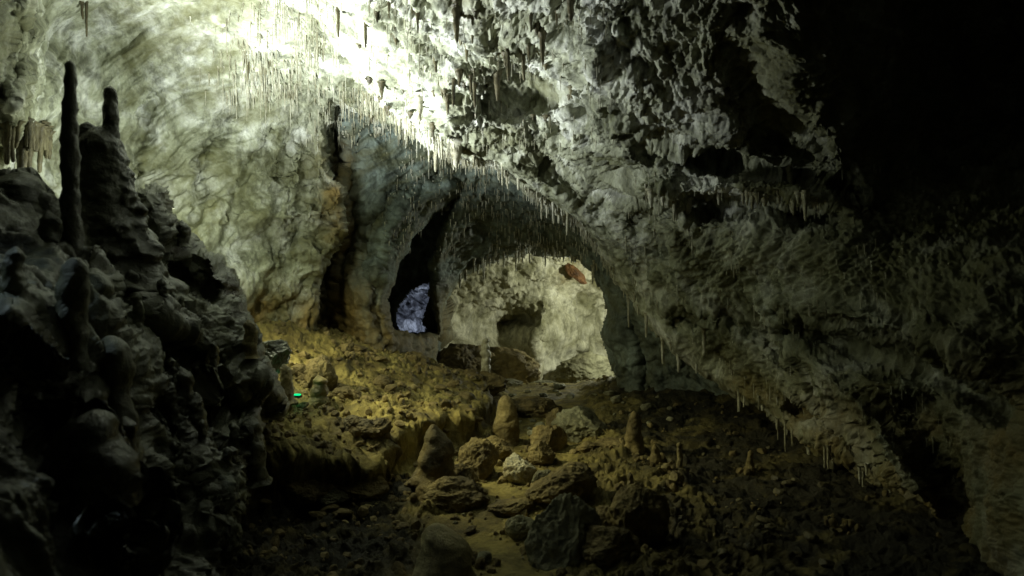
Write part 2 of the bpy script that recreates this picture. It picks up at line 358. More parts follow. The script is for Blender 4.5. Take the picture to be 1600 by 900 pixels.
B_GR = [([(520, 190), (530, 250), (512, 320), (508, 420), (500, 540)], 12, 0.5), ([(556, 230), (550, 300), (560, 350), (545, 400), (525, 470), (515, 540)], 9, 0.35), ([(575, 380), (580, 460), (600, 540)], 8, 0.12),
        ([(700, 290), (640, 320), (600, 370), (590, 430)], 12, -0.2), ([(690, 270), (620, 300), (585, 350)], 8, 0.14), ([(985, 470), (1010, 560), (1020, 640)], 10, 0.2)]
def relief_b(B, u, v):
    w = 0.3 * np.stack([fbm(B * 0.7 + 5, 2), fbm(B * 0.7 + 11, 2), fbm(B * 0.7 + 23, 2)], 1).astype(np.float32)
    q = B + w
    ang = np.arctan2(v - 560, u - 800)
    rad = np.hypot(u - 800, v - 560)
    left = 1 - sstep(640, 740, u)
    # folds that run with the curve of the arch on the left, drapery down the pillar
    fl = ridged(np.stack([rad / 22 + w[:, 0] * 3, ang * 3, np.full_like(u, 2.0)], 1), 3, 0.55)
    dr = ridged(np.stack([u / 24 + w[:, 0] * 3, v / 130, np.full_like(u, 7.0)], 1), 3, 0.55)
    pil = sstep(300, 400, v) * (1 - sstep(580, 640, u))
    d = 0.10 * fbm(q * 0.9, 3) + left * (0.055 * fl * (1 - pil) + 0.06 * dr * pil)
    d = d + 0.03 * (0.5 - worley(q * 7)) + 0.035 * fbm(q * 8, 4, 0.65) + 0.07 * (1 - left) * ridged(q * np.float32([1.5, 1.5, 1.2]), 3)
    return d
def paint_b(B, u, v, disp):
    n = fbm(B * 0.8 + 50, 4, 0.6)
    mud = sstep(400, 520, v + 30 * n) * 0.6 * (1 - sstep(640, 760, u)) + 0.6 * np.exp(-((u - 535) / 26) ** 2) * sstep(180, 260, v)
    rad = np.hypot(u - 800, v - 560); ang = np.arctan2(v - 560, u - 800)
    st = fbm(np.stack([rad / 16 + n, ang * 2.5, np.full_like(u, 5.0)], 1), 4, 0.6)
    return {'stain_shade': np.clip(0.3 + 0.6 * n + 0.8 * st, 0, 1), 'mud': np.clip(mud, 0, 1)}
usb = axis(440, 480, 1200, 1420, 1.6, 8); vsb = axis(100, 140, 660, 900, 1.6, 8)
Bo = sheet('arch_wall', usb, vsb, B_POLY, B_CTRL, relief_b, M_ARCH, holes=(HOLE1, HOLE2), grooves=B_GR, paint=paint_b, rough_edge=5, rnd=16, rnd_d=0.5, back=1.4)
tag(Bo, kind='structure')

# --- passage wall behind the dark alcove, with the opening to the blue-lit passage
C1_POLY = [(560, 260), (735, 260), (692, 430), (687, 620), (560, 620)]
C1_H = [(619, 500), (622, 486), (640, 462), (660, 447), (680, 440), (674, 480), (682, 517), (655, 516), (628, 518)]
C1_CTRL = [(560, 260, 12.6), (760, 260, 13.0), (560, 620, 12.8), (760, 620, 13.2), (650, 400, 13.4), (650, 560, 12.6)]
def relief_c1(B, u, v): return 0.15 * fbm(B * 0.9, 4, 0.55) + 0.03 * fbm(B * 7, 3)
tag(sheet('alcove_wall', axis(560, 560, 750, 760, 2, 8), axis(260, 260, 610, 620, 2, 8), C1_POLY, C1_CTRL, relief_c1, M_ARCH, holes=(C1_H,), rough_edge=4, rnd=10, rnd_d=0.3, back=0.8), kind='structure')
D_POLY = [(480, 380), (780, 380), (780, 580), (480, 580)]
D_CTRL = [(480, 380, 19), (780, 380, 17.5), (480, 580, 19), (780, 580, 17.5), (650, 470, 19.0), (650, 530, 18.2)]
def relief_d(B, u, v): return 0.35 * ridged(np.stack([B[:, 0] + 0.5 * B[:, 2], B[:, 1], B[:, 2] * 0.7 - 0.4 * B[:, 0]], 1) * 1.3, 4, 0.6) + 0.05 * fbm(B * 6, 4, 0.6)
tag(sheet('passage_wall', axis(480, 480, 780, 780, 1.6, 8), axis(380, 380, 580, 580, 1.6, 8), D_POLY, D_CTRL, relief_d, M_BLUE, back=0.5), kind='structure')

# --- far lit chamber
C_POLY = [(672, 330), (1140, 330), (1140, 700), (672, 700)]
C_CTRL = [(560, 330, 14.5), (700, 400, 14.2), (800, 380, 14.6), (900, 380, 14.8), (1140, 330, 14.0), (700, 460, 14.6), (760, 450, 15.2), (830, 440, 15.6), (900, 440, 16.2), (950, 450, 16.6), (1000, 500, 17.2), (1140, 500, 17),
          (838, 500, 15.7), (838, 560, 15.8), (842, 620, 15.9), (900, 520, 16.5), (900, 590, 16.7), (960, 560, 17.0), (720, 500, 15.4), (790, 505, 16.4), (780, 560, 15.8), (700, 560, 15.4), (672, 600, 15.4), (780, 620, 16), (1140, 700, 16.5)]
C_GR = [([(785, 500), (812, 496), (830, 503)], 9, 0.5), ([(800, 530), (806, 560), (806, 600)], 16, 0.15), ([(852, 480), (838, 520), (836, 600)], 7, -0.25), ([(905, 540), (940, 560), (970, 590)], 6, -0.15), ([(700, 440), (760, 430), (840, 430)], 14, -0.15)]
def relief_c(B, u, v):
    up = 1 - sstep(470, 520, v)
    return 0.14 * fbm(B * 0.9, 3) + up * (0.10 * fbm(B * 2.4, 5, 0.65) + 0.05 * (0.5 - worley(B * 4)) - 0.10 * np.clip(fbm(B * 3 + 7, 3), 0, 1)) + (0.012 + 0.03 * up) * fbm(B * 6, 5, 0.7) + 0.03 * ridged(B * 2, 3)
def paint_c(B, u, v, d):
    n = fbm(B * 0.9 + 20, 4, 0.6)
    return {'stain_shade': np.clip(0.1 + 0.7 * n, 0, 0.8), 'mud': np.clip(0.5 * sstep(520, 600, v) * (1 - sstep(830, 845, u)) + 0.8 * np.exp(-((u - 895) / 26) ** 2 - ((v - 430) / 22) ** 2) * (0.6 + n), 0, 0.9)}  # brown left of the corner also paints its unlit side; blob is rust
tag(sheet('far_chamber_wall', axis(560, 640, 1000, 1140, 1.6, 8), axis(330, 370, 640, 700, 1.6, 8), C_POLY, C_CTRL, relief_c, M_FAR, grooves=C_GR, paint=paint_c, back=0.5), kind='structure')
# roof over the far chamber and the passages so that they are closed rooms
def slab(name, x0, x1, y0, y1, z, amp, mat, flip=False):
    xs = np.linspace(x0, x1, 120); ys = np.linspace(y0, y1, 120); X, Y = np.meshgrid(xs, ys)
    p = np.stack([X.ravel(), Y.ravel(), np.full(X.size, z)], 1).astype(np.float32)
    p[:, 2] += amp * fbm(p * 0.8, 5, 0.55)
    idx = np.arange(X.size).reshape(X.shape)
    f = np.stack([idx[:-1, :-1].ravel(), idx[:-1, 1:].ravel(), idx[1:, 1:].ravel(), idx[1:, :-1].ravel()], 1)
    return mesh_np(name, p, f, mat, {'stain_shade': np.full(X.size, 0.3), 'mud': np.zeros(X.size)})
tag(slab('far_chamber_ceiling', -3.6, 6, 12.6, 17.5, 3.4, 0.35, M_FAR), kind='structure')

# ------------------------------------------------------------------ ground
def gpt(px, py, Y):
    p = P(px, py, Y); return (p[0], p[1], p[2])
BANK = [gpt(*a) for a in [(150, 720, 4.3), (300, 720, 4.6), (390, 712, 4.9), (450, 722, 5.0), (520, 738, 5.1), (590, 752, 5.3), (628, 735, 5.7), (655, 690, 6.5), (720, 676, 7.1), (765, 650, 7.8), (775, 625, 8.7), (740, 606, 10.2), (620, 600, 10.8)]]
BANKP = [(b[0], b[1]) for b in BANK] + [(-4, 12), (-9, 12), (-9, 4)]
hb = tps([gpt(*a) for a in [(390, 508, 8.6), (450, 520, 8.6), (500, 538, 8.8), (560, 556, 9.0), (640, 575, 9.4), (700, 592, 9.6), (755, 615, 9.2), (760, 648, 8.0), (700, 650, 7.4), (640, 662, 6.6), (600, 700, 6.0), (590, 748, 5.4), (520, 733, 5.2), (450, 716, 5.1),
                           (430, 660, 6.0), (520, 640, 6.8), (600, 630, 7.4), (500, 590, 7.8), (430, 580, 7.6), (300, 640, 5.6), (200, 640, 5.2), (250, 520, 8)]] + [(-6, 6, 1.2), (-6, 12, 1.2), (-1, 12, 0.2), (0, 8, 0.2)])
hl = tps([(0, 3, 0), (0, 4, 0), (-0.2, 5, 0), (0, 6, 0.0), (0.3, 8, -0.02), (0.5, 10, -0.05), (0.6, 11.5, -0.05), (0.5, 12.6, -0.06), (1.8, 12.6, -0.06), (0.6, 14, -0.7), (1.8, 14.2, -0.8), (0.5, 16, -0.9), (2.5, 16, -0.9), (0.5, 20, -0.9), (-1.0, 3.6, 0.0), (-1.2, 4.4, -0.12), (-0.9, 5.0, -0.08), (-2, 3.5, 0.2), (-3, 3, 0.3), (1.2, 4, 0.02), (2, 4, 0.12), (2, 6, 0.06), (2, 8, 0.05), (3.2, 6, 0.2), (3, 10, 0.3), (-3, 14, 0.2), (-3, 20, 0.2), (6, 6, 0.6), (-8, 5, 0.4), (6, 14, 0.4), (0, 0, 0), (4, 1, 0.3), (-4, 0, 0.3)], 1e-6)
def ground_z(x, y, detail=True):
    x = np.asarray(x, np.float32); y = np.asarray(y, np.float32)
    p = np.stack([x, y, np.zeros_like(x)], 1)
    wob = 0.14 * fbm(p * 1.6 + 3, 4, 0.6) if detail else 0
    sd = seg_dist(x, y, BANKP) + wob
    m = sstep(-0.02, 0.13, sd)
    zl = hl(x, y); zb = hb(x, y)
    # the sandy path is smooth, the rest is rubble
    pathx = np.interp(y, [2, 3.8, 4.6, 5.4, 6.4, 8, 12, 20], [0.0, -0.12, -0.15, -0.1, 0.15, 0.45, 0.6, 0.6])
    half = np.interp(y, [2, 4.2, 5, 6, 8, 12], [0.5, 0.26, 0.24, 0.22, 0.35, 0.5])
    sand = (1 - sstep(0, 0.35, np.abs(x - pathx) - half)) * (1 - m)
    z = zl * (1 - m) + zb * m
    if detail:
        rub = 0.022 * ridged(p * 11 + 5, 3, 0.6) + 0.05 * fbm(p * 2.2 + 9, 3) + 0.045 * (0.55 - worley(p * 4.2)) + 0.035 * (0.5 - worley(p * 10 + 3)) + 0.022 * ridged(p * 5 + 2, 4, 0.55) + 0.03 * fbm(p * 7, 5, 0.65) + 0.008 * fbm(p * 40, 3, 0.7)
        z = z + (rub + 0.04 * ridged(p * 2.4 + 8, 3)) * (1 - 0.9 * sand) + sand * (0.012 * fbm(p * 5, 4) + 0.003 * fbm(p * 40, 3, 0.7))
        rgt = sstep(1.0, 2.0, x) * (1 - m); z = z * 1.0 - rgt * rub * 0.5
        z = z - 0.10 * np.clip(fbm(p * 1.3 + 77, 3), 0, 1) * (1 - m) * (1 - sand)
    return z, sand, m
gu = axis(-2600, -100, 1700, 4200, 2.0, 40)
gv = np.concatenate([np.linspace(530, 640, 110, endpoint=False), np.arange(640, 1000, 1.5), np.arange(1000, 1500, 8), np.arange(1500, 4500, 120)]).astype(np.float32)
Ug, Vg = np.meshgrid(gu, gv); Yg = (CZ * F / (Vg - 450)); Xg = (Ug - 800) / F * Yg
zg, sand, mm = ground_z(Xg.ravel(), Yg.ravel())
idx = np.arange(Xg.size).reshape(Xg.shape)
fg = np.stack([idx[:-1, :-1].ravel(), idx[1:, :-1].ravel(), idx[1:, 1:].ravel(), idx[:-1, 1:].ravel()], 1)
gp = np.stack([Xg.ravel(), Yg.ravel(), zg], 1).astype(np.float32)
# undercut, crumbly edge of the bank: push the steep face sideways
ng = fbm(gp * 3.0, 4, 0.6)
lipb = np.exp(-((mm - 0.9) / 0.3) ** 2) * (mm > 0.05) * (mm < 0.999); gp[:, 0] += 0.06 * lipb; gp[:, 1] -= 0.10 * lipb
cf = np.clip(lipb * 1.2 + 4 * mm * (1 - mm), 0, 1)[:, None]
for fq, am in ((4.0, 0.07), (9.0, 0.02)):
    gp += cf * am * np.stack([perlin(gp * fq + 3), perlin(gp * fq + 13), perlin(gp * fq + 23)], 1).astype(np.float32)
gp[:, 0] += 0.05 * ng; gp[:, 1] += 0.05 * fbm(gp * 3.0 + 9, 4, 0.6)
stn_shade = np.clip(0.15 + 0.9 * fbm(gp * 1.2 + 4, 3) + 1.5 * sstep(0.5, 1.6, gp[:, 0] - 0.05 * gp[:, 1]) + 1.5 * sstep(-0.5, -0.9, gp[:, 0]) * (gp[:, 1] < 6), 0, 1.6) * (1 - mm) * (1 - sand)  # random stain, plus shade painted over the right floor and gully
G = mesh_np('ground', gp, fg, M_MUD, {'stain_shade': stn_shade, 'mud': sand * 0.0})
tag(G, kind='structure')

def ground_hit(px, py):
    Ys = np.linspace(2.5, 16, 1400); xs = (px - 800) / F * Ys; zr = CZ - (py - 450) / F * Ys
    z, _, _ = ground_z(xs, Ys, False)
    k = np.argmax(zr <= z)
    if not (zr <= z).any(): k = len(Ys) - 1
    z2 = ground_z(xs[k:k + 1], Ys[k:k + 1], True)[0][0]
    return Vector((float(xs[k]), float(Ys[k]), float(z2)))

# ------------------------------------------------------------------ left foreground flowstone mound
L_POLY = [(-500, 250), (-60, 262), (20, 268), (50, 268), (70, 285), (92, 330), (130, 345), (190, 330), (203, 292), (236, 287), (262, 291), (272, 330), (287, 362), (312, 395), (338, 402), (368, 415), (376, 450), (392, 500), (402, 540),
          (425, 575), (440, 612), (436, 640), (412, 655), (410, 690), (392, 730), (384, 780), (366, 810), (362, 860), (350, 900), (345, 1300), (-500, 1300)]
L_CTRL = [(-500, 250, 2.6), (0, 280, 3.4), (60, 290, 3.7), (120, 360, 3.6), (200, 330, 4.2), (235, 300, 4.3), (262, 330, 4.5), (300, 400, 4.6), (360, 430, 4.9), (390, 520, 4.9), (430, 600, 4.8), (300, 500, 4.1), (200, 430, 3.7), (220, 520, 3.5),
          (100, 450, 3.0), (0, 450, 2.5), (300, 620, 3.7), (400, 670, 4.3), (200, 620, 3.0), (100, 600, 2.5), (0, 600, 2.1), (300, 720, 3.3), (370, 760, 3.6), (350, 880, 3.3), (250, 800, 2.8), (150, 750, 2.3), (50, 750, 1.9), (0, 880, 1.6), (200, 900, 2.3), (-400, 900, 1.1), (300, 1200, 2.2), (0, 1250, 1.2), (-400, 500, 1.9)]
L_GR = [([(190, 470), (215, 520), (260, 545), (310, 560)], 22, 0.35), ([(150, 440), (170, 480), (240, 500), (300, 530)], 20, -0.2), ([(330, 600), (400, 590), (430, 610)], 14, -0.2), ([(330, 625), (380, 640), (420, 640)], 16, 0.4),
        ([(140, 640), (190, 700), (215, 760), (230, 860)], 20, -0.3), ([(60, 620), (100, 700), (160, 760)], 26, 0.3), ([(290, 420), (320, 450), (370, 460)], 12, 0.25), ([(380, 660), (395, 700), (375, 760), (350, 850)], 14, -0.18),
        ([(230, 640), (260, 700), (290, 800)], 25, 0.2), ([(20, 500), (60, 560), (60, 620)], 22, -0.25), ([(200, 360), (200, 420), (180, 470)], 25, 0.25), ([(100, 700), (160, 790), (200, 880)], 22, -0.25)]
def relief_l(B, u, v):
    w = 0.15 * np.stack([fbm(B * 1.2 + 5, 2), fbm(B * 1.2 + 11, 2), fbm(B * 1.2 + 23, 2)], 1).astype(np.float32)
    q = B + w
    lump = (0.6 - worley(q * np.float32([1.7, 1.7, 1.3])))
    msk = sstep(-0.1, 0.4, fbm(q * 1.4 + 8, 2))
    lump2 = (0.5 - worley(q * np.float32([6.5, 6.5, 5]) + 4)) * (0.3 + msk)
    terr = np.sin((q[:, 2] * 70 + 4 * fbm(q * 3, 2))) * 0.003                   # rimstone ripples
    fine = 0.45 + 0.55 * sstep(120, 320, u)
    d = 0.14 * lump + 0.05 * lump2 * fine + 0.16 * fbm(q * 1.3, 3) + 0.06 * fbm(q * np.float32([6, 6, 1.7]), 3) + (0.028 * fbm(q * 10, 5, 0.65)) * fine + terr
    return d - 0.02 - 0.05 * np.clip(fbm(q * 7 + 33, 3), 0, 1) * sstep(200, 300, u)
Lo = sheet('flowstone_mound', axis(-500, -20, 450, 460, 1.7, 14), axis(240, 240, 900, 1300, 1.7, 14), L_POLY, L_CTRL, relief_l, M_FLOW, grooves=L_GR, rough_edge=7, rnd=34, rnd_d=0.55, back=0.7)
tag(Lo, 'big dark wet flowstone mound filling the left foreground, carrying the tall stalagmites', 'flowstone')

# ------------------------------------------------------------------ stalagmites
def lathe(prof, seed, axis_pts=None, seg=26, rings=46, amp=0.12, freq=5.0, knob=0.5, ripple=0.0):
    """prof: [(height 0..1, radius)] in metres radius; returns V,F for a column of height H along bent axis"""
    r_ = np.random.RandomState(seed)
    H = prof[-1][0]; hs = np.concatenate([np.linspace(0, 1, rings - 6, endpoint=False), 1 - np.array([0.02, 0.012, 0.006, 0.002, 0.0004, 0.0])])
    hs = np.sort(hs) * H
    ph, pr = zip(*prof); rr = np.interp(hs, ph, pr)
    tip = prof[-2][1]
    dz = H - hs; tt = max(tip * 1.3, 1e-4); rr = rr * np.where(dz < tt, np.sqrt(np.maximum(1 - (1 - dz / tt) ** 2, 1e-6)), 1)
    a = np.linspace(0, 2 * np.pi, seg, endpoint=False)
    A2, Hh = np.meshgrid(a, hs); R = np.repeat(rr[:, None], seg, 1)
    ax = (np.interp(hs, [p[0] for p in axis_pts], [p[1] for p in axis_pts]) if axis_pts else np.zeros_like(hs))[:, None]
    ax = ax + (0.25 * tip * np.sin(hs * 9 / max(H, .1) + seed) * np.clip(hs / H, 0, 1))[:, None]
    p = np.stack([np.cos(A2) * R, np.sin(A2) * R, Hh], -1).reshape(-1, 3)
    o = seed * 3.7 % 97
    fz = freq / max(rr.mean() * 8, 0.05)
    n = fbm((p * fz + o).astype(np.float32), 4, 0.55) * amp + knob * 0.25 * (0.5 - worley((p * fz * 2.2 + o).astype(np.float32)))
    if ripple: n = n + ripple * np.abs(np.sin(p[:, 2] * ripple_f(rr) + 2 * n))
    k = (1 + n).reshape(A2.shape) ; k[-1] = k[-1].mean()
    p = p.reshape(A2.shape + (3,)); p[..., 0] = p[..., 0] * k + ax; p[..., 1] *= k
    idx = np.arange(A2.size).reshape(A2.shape); nx = np.roll(idx, -1, 1)
    f = np.stack([idx[:-1].ravel(), nx[:-1].ravel(), nx[1:].ravel(), idx[1:].ravel()], 1)
    return p.reshape(-1, 3), f
def ripple_f(rr): return 1.6 / max(float(rr.mean()), 0.01)

def px2m(w, Y): return w / F * Y
BASES = []

def stalagmite(px, ytop, ybase, wtop, wbase, label, where='L', Y=None, mat=None, seed=None, lean=0, prof=None, group=None, amp=0.24, ripple=0.02, name='stalagmite', sink=0.06):
    """outline given in photo units; stands on the mound or the floor"""
    seed = seed if seed is not None else int(px * 7 + ytop)
    if where == 'G': b = ground_hit(px, ybase)
    elif where == 'L': b = at_sheet('flowstone_mound', px, ybase)[0]
    else: b = Vector(P(px, ybase, Y))
    if Y: b = Vector(P(px, ybase, Y))
    Yd = b.y; H = px2m(ybase - ytop, Yd) + sink
    rt = px2m(wtop, Yd) / 2; rb = px2m(wbase, Yd) / 2
    if prof: pf = [(H * h, px2m(w, Yd) / 2) for h, w in prof] + [(H, px2m(prof[-1][1], Yd) / 2.4)]
    else: pf = [(0, rb * 1.35), (H * 0.08, rb), (H * 0.18, rb * 0.7 + rt * 0.3), (H * 0.4, rb * 0.45 + rt * 0.6), (H * 0.7, rt * 1.08), (H - rt * .9, rt), (H, rt * 0.5)]
    V, Fc = lathe(pf, seed, [(0, 0), (H, lean * Yd / F)], amp=amp, ripple=ripple)
    V = V + np.array([0, 0, -sink])
    if where == 'G': BASES.append((b.x, b.y, rb))
    o = mesh_np(name, V, Fc, mat or M_STGM); o.location = b
    tag(o, label, 'stalagmite', group); return o

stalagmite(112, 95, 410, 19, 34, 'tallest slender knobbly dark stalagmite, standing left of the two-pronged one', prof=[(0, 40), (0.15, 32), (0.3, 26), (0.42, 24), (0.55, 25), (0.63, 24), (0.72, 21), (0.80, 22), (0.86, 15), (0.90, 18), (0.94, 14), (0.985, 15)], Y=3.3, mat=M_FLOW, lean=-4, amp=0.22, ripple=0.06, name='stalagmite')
# broad mound with two prongs: one fused body
def fused(name, parts, Y, base_px, base_py, mat, seed):
    VV = []; FF = []; off = 0
    for k, (px, yb, yt, prof, lean) in enumerate(parts):
        H = px2m(yb - yt, Y); pf = [(H * h, px2m(w, Y) / 2) for h, w in prof] + [(H, px2m(prof[-1][1], Y) / 4)]
        V, Fc = lathe(pf, seed + k, [(0, 0), (H, lean * Y / F)], seg=72, rings=110, amp=0.24, ripple=0.0, freq=8, knob=0.6)
        V = V + np.array([px2m(px - base_px, Y), 0, px2m(base_py - yb, Y)])
        VV.append(V); FF.append(Fc + off); off += len(V)
    o = mesh_np(name, np.concatenate(VV), np.concatenate(FF), mat); o.location = P(base_px, base_py, Y)
    return o
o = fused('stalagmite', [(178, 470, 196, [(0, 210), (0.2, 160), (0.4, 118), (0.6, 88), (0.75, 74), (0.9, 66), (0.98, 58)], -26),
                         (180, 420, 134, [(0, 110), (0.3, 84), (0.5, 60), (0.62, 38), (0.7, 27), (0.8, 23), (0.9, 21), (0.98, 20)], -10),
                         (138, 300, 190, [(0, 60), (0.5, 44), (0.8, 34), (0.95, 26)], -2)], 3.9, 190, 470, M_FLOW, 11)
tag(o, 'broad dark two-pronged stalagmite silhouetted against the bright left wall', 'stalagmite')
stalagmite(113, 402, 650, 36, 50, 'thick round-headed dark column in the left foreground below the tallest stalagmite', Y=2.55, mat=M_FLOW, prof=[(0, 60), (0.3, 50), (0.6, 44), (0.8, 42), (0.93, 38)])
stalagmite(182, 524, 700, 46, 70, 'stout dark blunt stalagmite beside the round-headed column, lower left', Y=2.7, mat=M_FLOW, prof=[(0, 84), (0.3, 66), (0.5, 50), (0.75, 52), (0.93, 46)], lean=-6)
stalagmite(288, 568, 640, 26, 40, 'bell-shaped dark stalagmite in mid slope of the foreground mound', mat=M_FLOW, ripple=0.15)
stalagmite(304, 610, 662, 34, 38, 'low dome-topped stump just in front of the bell-shaped stalagmite', mat=M_FLOW)
stalagmite(271, 455, 512, 20, 34, 'small pointed stalagmite under the shoulder of the two-pronged formation', mat=M_STGM, Y=4.0)
stalagmite(329, 538, 575, 16, 22, 'small finger stalagmite, left one of the trio on the slope rim', mat=M_STGM)
stalagmite(361, 516, 562, 17, 22, 'taller finger stalagmite in the middle of the trio on the slope rim', mat=M_STGM)
stalagmite(378, 522, 562, 15, 22, 'right finger stalagmite of the trio on the slope rim, touching the taller one', mat=M_STGM)
stalagmite(286, 344, 372, 18, 20, 'tiny ball-topped knob on the right shoulder of the dark formation', mat=M_FLOW, Y=4.6)
stalagmite(205, 420, 450, 18, 26, 'small rounded knob at the foot of the two-pronged stalagmite', mat=M_FLOW, Y=3.7)
stalagmite(232, 445, 480, 20, 28, 'rounded knob between the two-pronged foot and the small pointed stalagmite', mat=M_FLOW, Y=3.75)
stalagmite(28, 268, 360, 76, 130, 'dark dome-shaped stump at the far left edge against the drapery', mat=M_FLOW, Y=3.5, prof=[(0, 150), (0.4, 125), (0.75, 92), (0.95, 60)])
stalagmite(22, 385, 470, 26, 44, 'blurred dark knob stalagmite at the left frame edge', mat=M_FLOW, Y=2.4)
stalagmite(75, 330, 420, 30, 60, 'short dark stub left of the tallest stalagmite base', mat=M_FLOW, Y=3.2)
stalagmite(198, 650, 730, 30, 50, 'glossy slanting knob low in the left foreground', mat=M_FLOW, Y=2.5, lean=-5)
stalagmite(140, 640, 760, 70, 110, 'bulbous blurred dark stump lowest in the left foreground', mat=M_FLOW, Y=2.25, prof=[(0, 160), (0.4, 128), (0.7, 104), (0.9, 84)])
stalagmite(396, 650, 740, 30, 44, 'drooping rounded flowstone bulge at the right foot of the mound', mat=M_FLOW, Y=4.15, lean=-4)
# small knobs down the right slope of the mound: nothing tells them apart
kr = random.Random(12)
for k in range(26):
    t_ = kr.random(); px = 250 + 150 * t_ + kr.uniform(-70, 25); py = 470 + 240 * t_ + kr.uniform(-30, 60)
    if not at_sheet('flowstone_mound', px, py)[1]: continue
    h_ = kr.uniform(12, 34); w_ = kr.uniform(8, 15)
    stalagmite(px, py - h_, py + 6, w_, w_ * 1.3, 'small knobby stalagmite among many on the right slope of the dark mound', mat=M_FLOW, seed=500 + k, amp=0.4, group='small knobs on the right slope of the mound')
# on the ochre bank and floor
stalagmite(446, 568, 618, 16, 28, 'small blunt stalagmite at the left edge of the ochre bank', 'G', mat=M_STGM, Y=6.0)
o = stalagmite(499, 586, 626, 17, 26, 'little stalagmite with banded pale and dark head on the ochre bank', 'G', mat=M_STGM, Y=6.6, ripple=0.35)
stalagmite(759, 528, 598, 14, 24, 'slim pale upright stalagmite on a rock before the far lit chamber', Y=10.2, where='P', mat=M_STAL, ripple=0.3, amp=0.25, prof=[(0, 20), (0.2, 14), (0.45, 12), (0.7, 14), (0.85, 9), (0.95, 9)])
stalagmite(792, 622, 695, 26, 40, 'squat rounded brown stalagmite by the inner end of the bank', 'G', mat=M_ROCK, prof=[(0, 44), (0.4, 38), (0.75, 30), (0.95, 20)])
stalagmite(676, 667, 778, 22, 80, 'large conical stalagmite standing below the bank in mid floor', 'G', mat=M_ROCK, prof=[(0, 106), (0.15, 84), (0.4, 62), (0.65, 50), (0.85, 36), (0.95, 24)], lean=4, amp=0.4)
stalagmite(694, 818, 925, 48, 110, 'blunt leaning boulder-like stalagmite at the bottom edge beside the sand', 'G', mat=M_STGM, prof=[(0, 124), (0.3, 104), (0.6, 82), (0.85, 64), (0.94, 50)], lean=-6, amp=0.2, Y=3.95)
stalagmite(991, 660, 722, 16, 30, 'dark upright stalagmite at the right of the slabs', 'G', mat=M_ROCK, prof=[(0, 32), (0.4, 26), (0.8, 20), (0.95, 14)])
stalagmite(1062, 706, 750, 9, 14, 'thin peg stalagmite with a pale round tip on the right floor', 'G', mat=M_STGM, prof=[(0, 16), (0.3, 10), (0.7, 8), (0.86, 8), (0.95, 11)])
stalagmite(1024, 708, 742, 12, 32, 'small steep cone between the dark upright and the thin peg', 'G', mat=M_ROCK)
stalagmite(985, 753, 785, 9, 18, 'small finger stalagmite rising behind the round right boulder', 'G', mat=M_STGM)
stalagmite(1303, 838, 905, 10, 20, 'tall dim finger stalagmite, left one of the pair in the dark lower right', 'G', mat=M_ROCK, Y=4.4)
stalagmite(1330, 852, 905, 10, 20, 'shorter dim finger stalagmite, right one of the pair in the dark lower right', 'G', mat=M_ROCK, Y=4.3)
stalagmite(1172, 718, 748, 8, 18, 'tiny dim stalagmite alone on the dark right floor', 'G', mat=M_ROCK)

# ------------------------------------------------------------------ boulders
import bmesh
def ico(n):
    bm = bmesh.new(); bmesh.ops.create_icosphere(bm, subdivisions=n, radius=1)
    V = np.array([v.co[:] for v in bm.verts]); Fc = np.array([[v.index for v in f.verts] for f in bm.faces]); bm.free(); return V, Fc
ICO5 = ico(6); ICO3 = ico(4)
def rock_mesh(seed, sx, sy, sz, cuts=9, hi=True, rough=0.10):
    r_ = np.random.RandomState(seed); V, Fc = ICO5 if hi else ICO3; V = V.copy()
    for k in range(cuts):
        n = r_.normal(size=3); n /= np.linalg.norm(n); d = r_.uniform(0.55, 0.9)
        t = V @ n - d; V -= np.where(t > 0, t * 0.92, 0)[:, None] * n
    o = seed * 1.37 % 50
    nn = V / np.linalg.norm(V, axis=1, keepdims=True)
    q = (V + o).astype(np.float32)
    V = V + nn * (0.16 * fbm(q * 1.3, 3) + rough * ridged(q * 2.6, 4, 0.55) * 0.7 + 0.05 * (0.5 - worley(q * 6)) + 0.03 * fbm(q * 14, 3, .7))[:, None]
    return V * np.array([sx, sy, sz]), Fc
def rock(cx, ybase, w, h, label, mat=None, seed=None, Y=None, cat='boulder', name='boulder', group=None, deep=0.9, cuts=9, sink=0.2, rot=0, z=None, hi=True):
    seed = seed or int(cx * 3 + ybase)
    b = Vector(P(cx, ybase, Y)) if Y else ground_hit(cx, ybase)
    W_ = px2m(w, b.y) / 2; H_ = px2m(h, b.y) / 2 * (1 + sink)
    V, Fc = rock_mesh(seed, W_ * 1.08, W_ * deep, H_ * 1.08, cuts, hi)
    if rot: c, s = math.cos(rot), math.sin(rot); V = V @ np.array([[c, 0, s], [0, 1, 0], [-s, 0, c]]).T
    o = mesh_np(name, V, Fc, mat or M_ROCK)
    BASES.append((b.x, b.y, W_))
    b.z += H_ * (1 - 2 * sink); b.y += W_ * deep * 0.5; o.location = b
    return tag(o, label, cat, group)

rock(814, 757, 50, 42, 'bright white calcite block standing out on the dark floor', M_WHITE)
rock(750, 750, 56, 56, 'rounded muddy boulder left of the white block', None)
rock(776, 722, 56, 34, 'lumpy boulder behind the white block', None)
rock(724, 770, 34, 40, 'small boulder wedged behind the large conical stalagmite', None)
rock(846, 728, 38, 34, 'pale-edged block touching the right side of the white block', None)
rock(856, 706, 52, 40, 'squarish block behind the pale-edged block', None)
rock(868, 682, 26, 46, 'narrow upright block at the head of the sand path', None)
rock(835, 652, 74, 26, 'long low slab behind the squat stalagmite', None, deep=1.0)
rock(907, 690, 78, 44, 'wide flat-topped slab in the centre of the back floor', M_GREY, deep=1.2)
rock(925, 716, 44, 14, 'thin flat stone before the wide slab', None)
rock(960, 712, 60, 12, 'thin broken plate lying left of the dark upright stalagmite', None)
rock(888, 905, 100, 118, 'biggest rounded grey-green boulder at the bottom centre', M_GREY, Y=4.1, cuts=5)
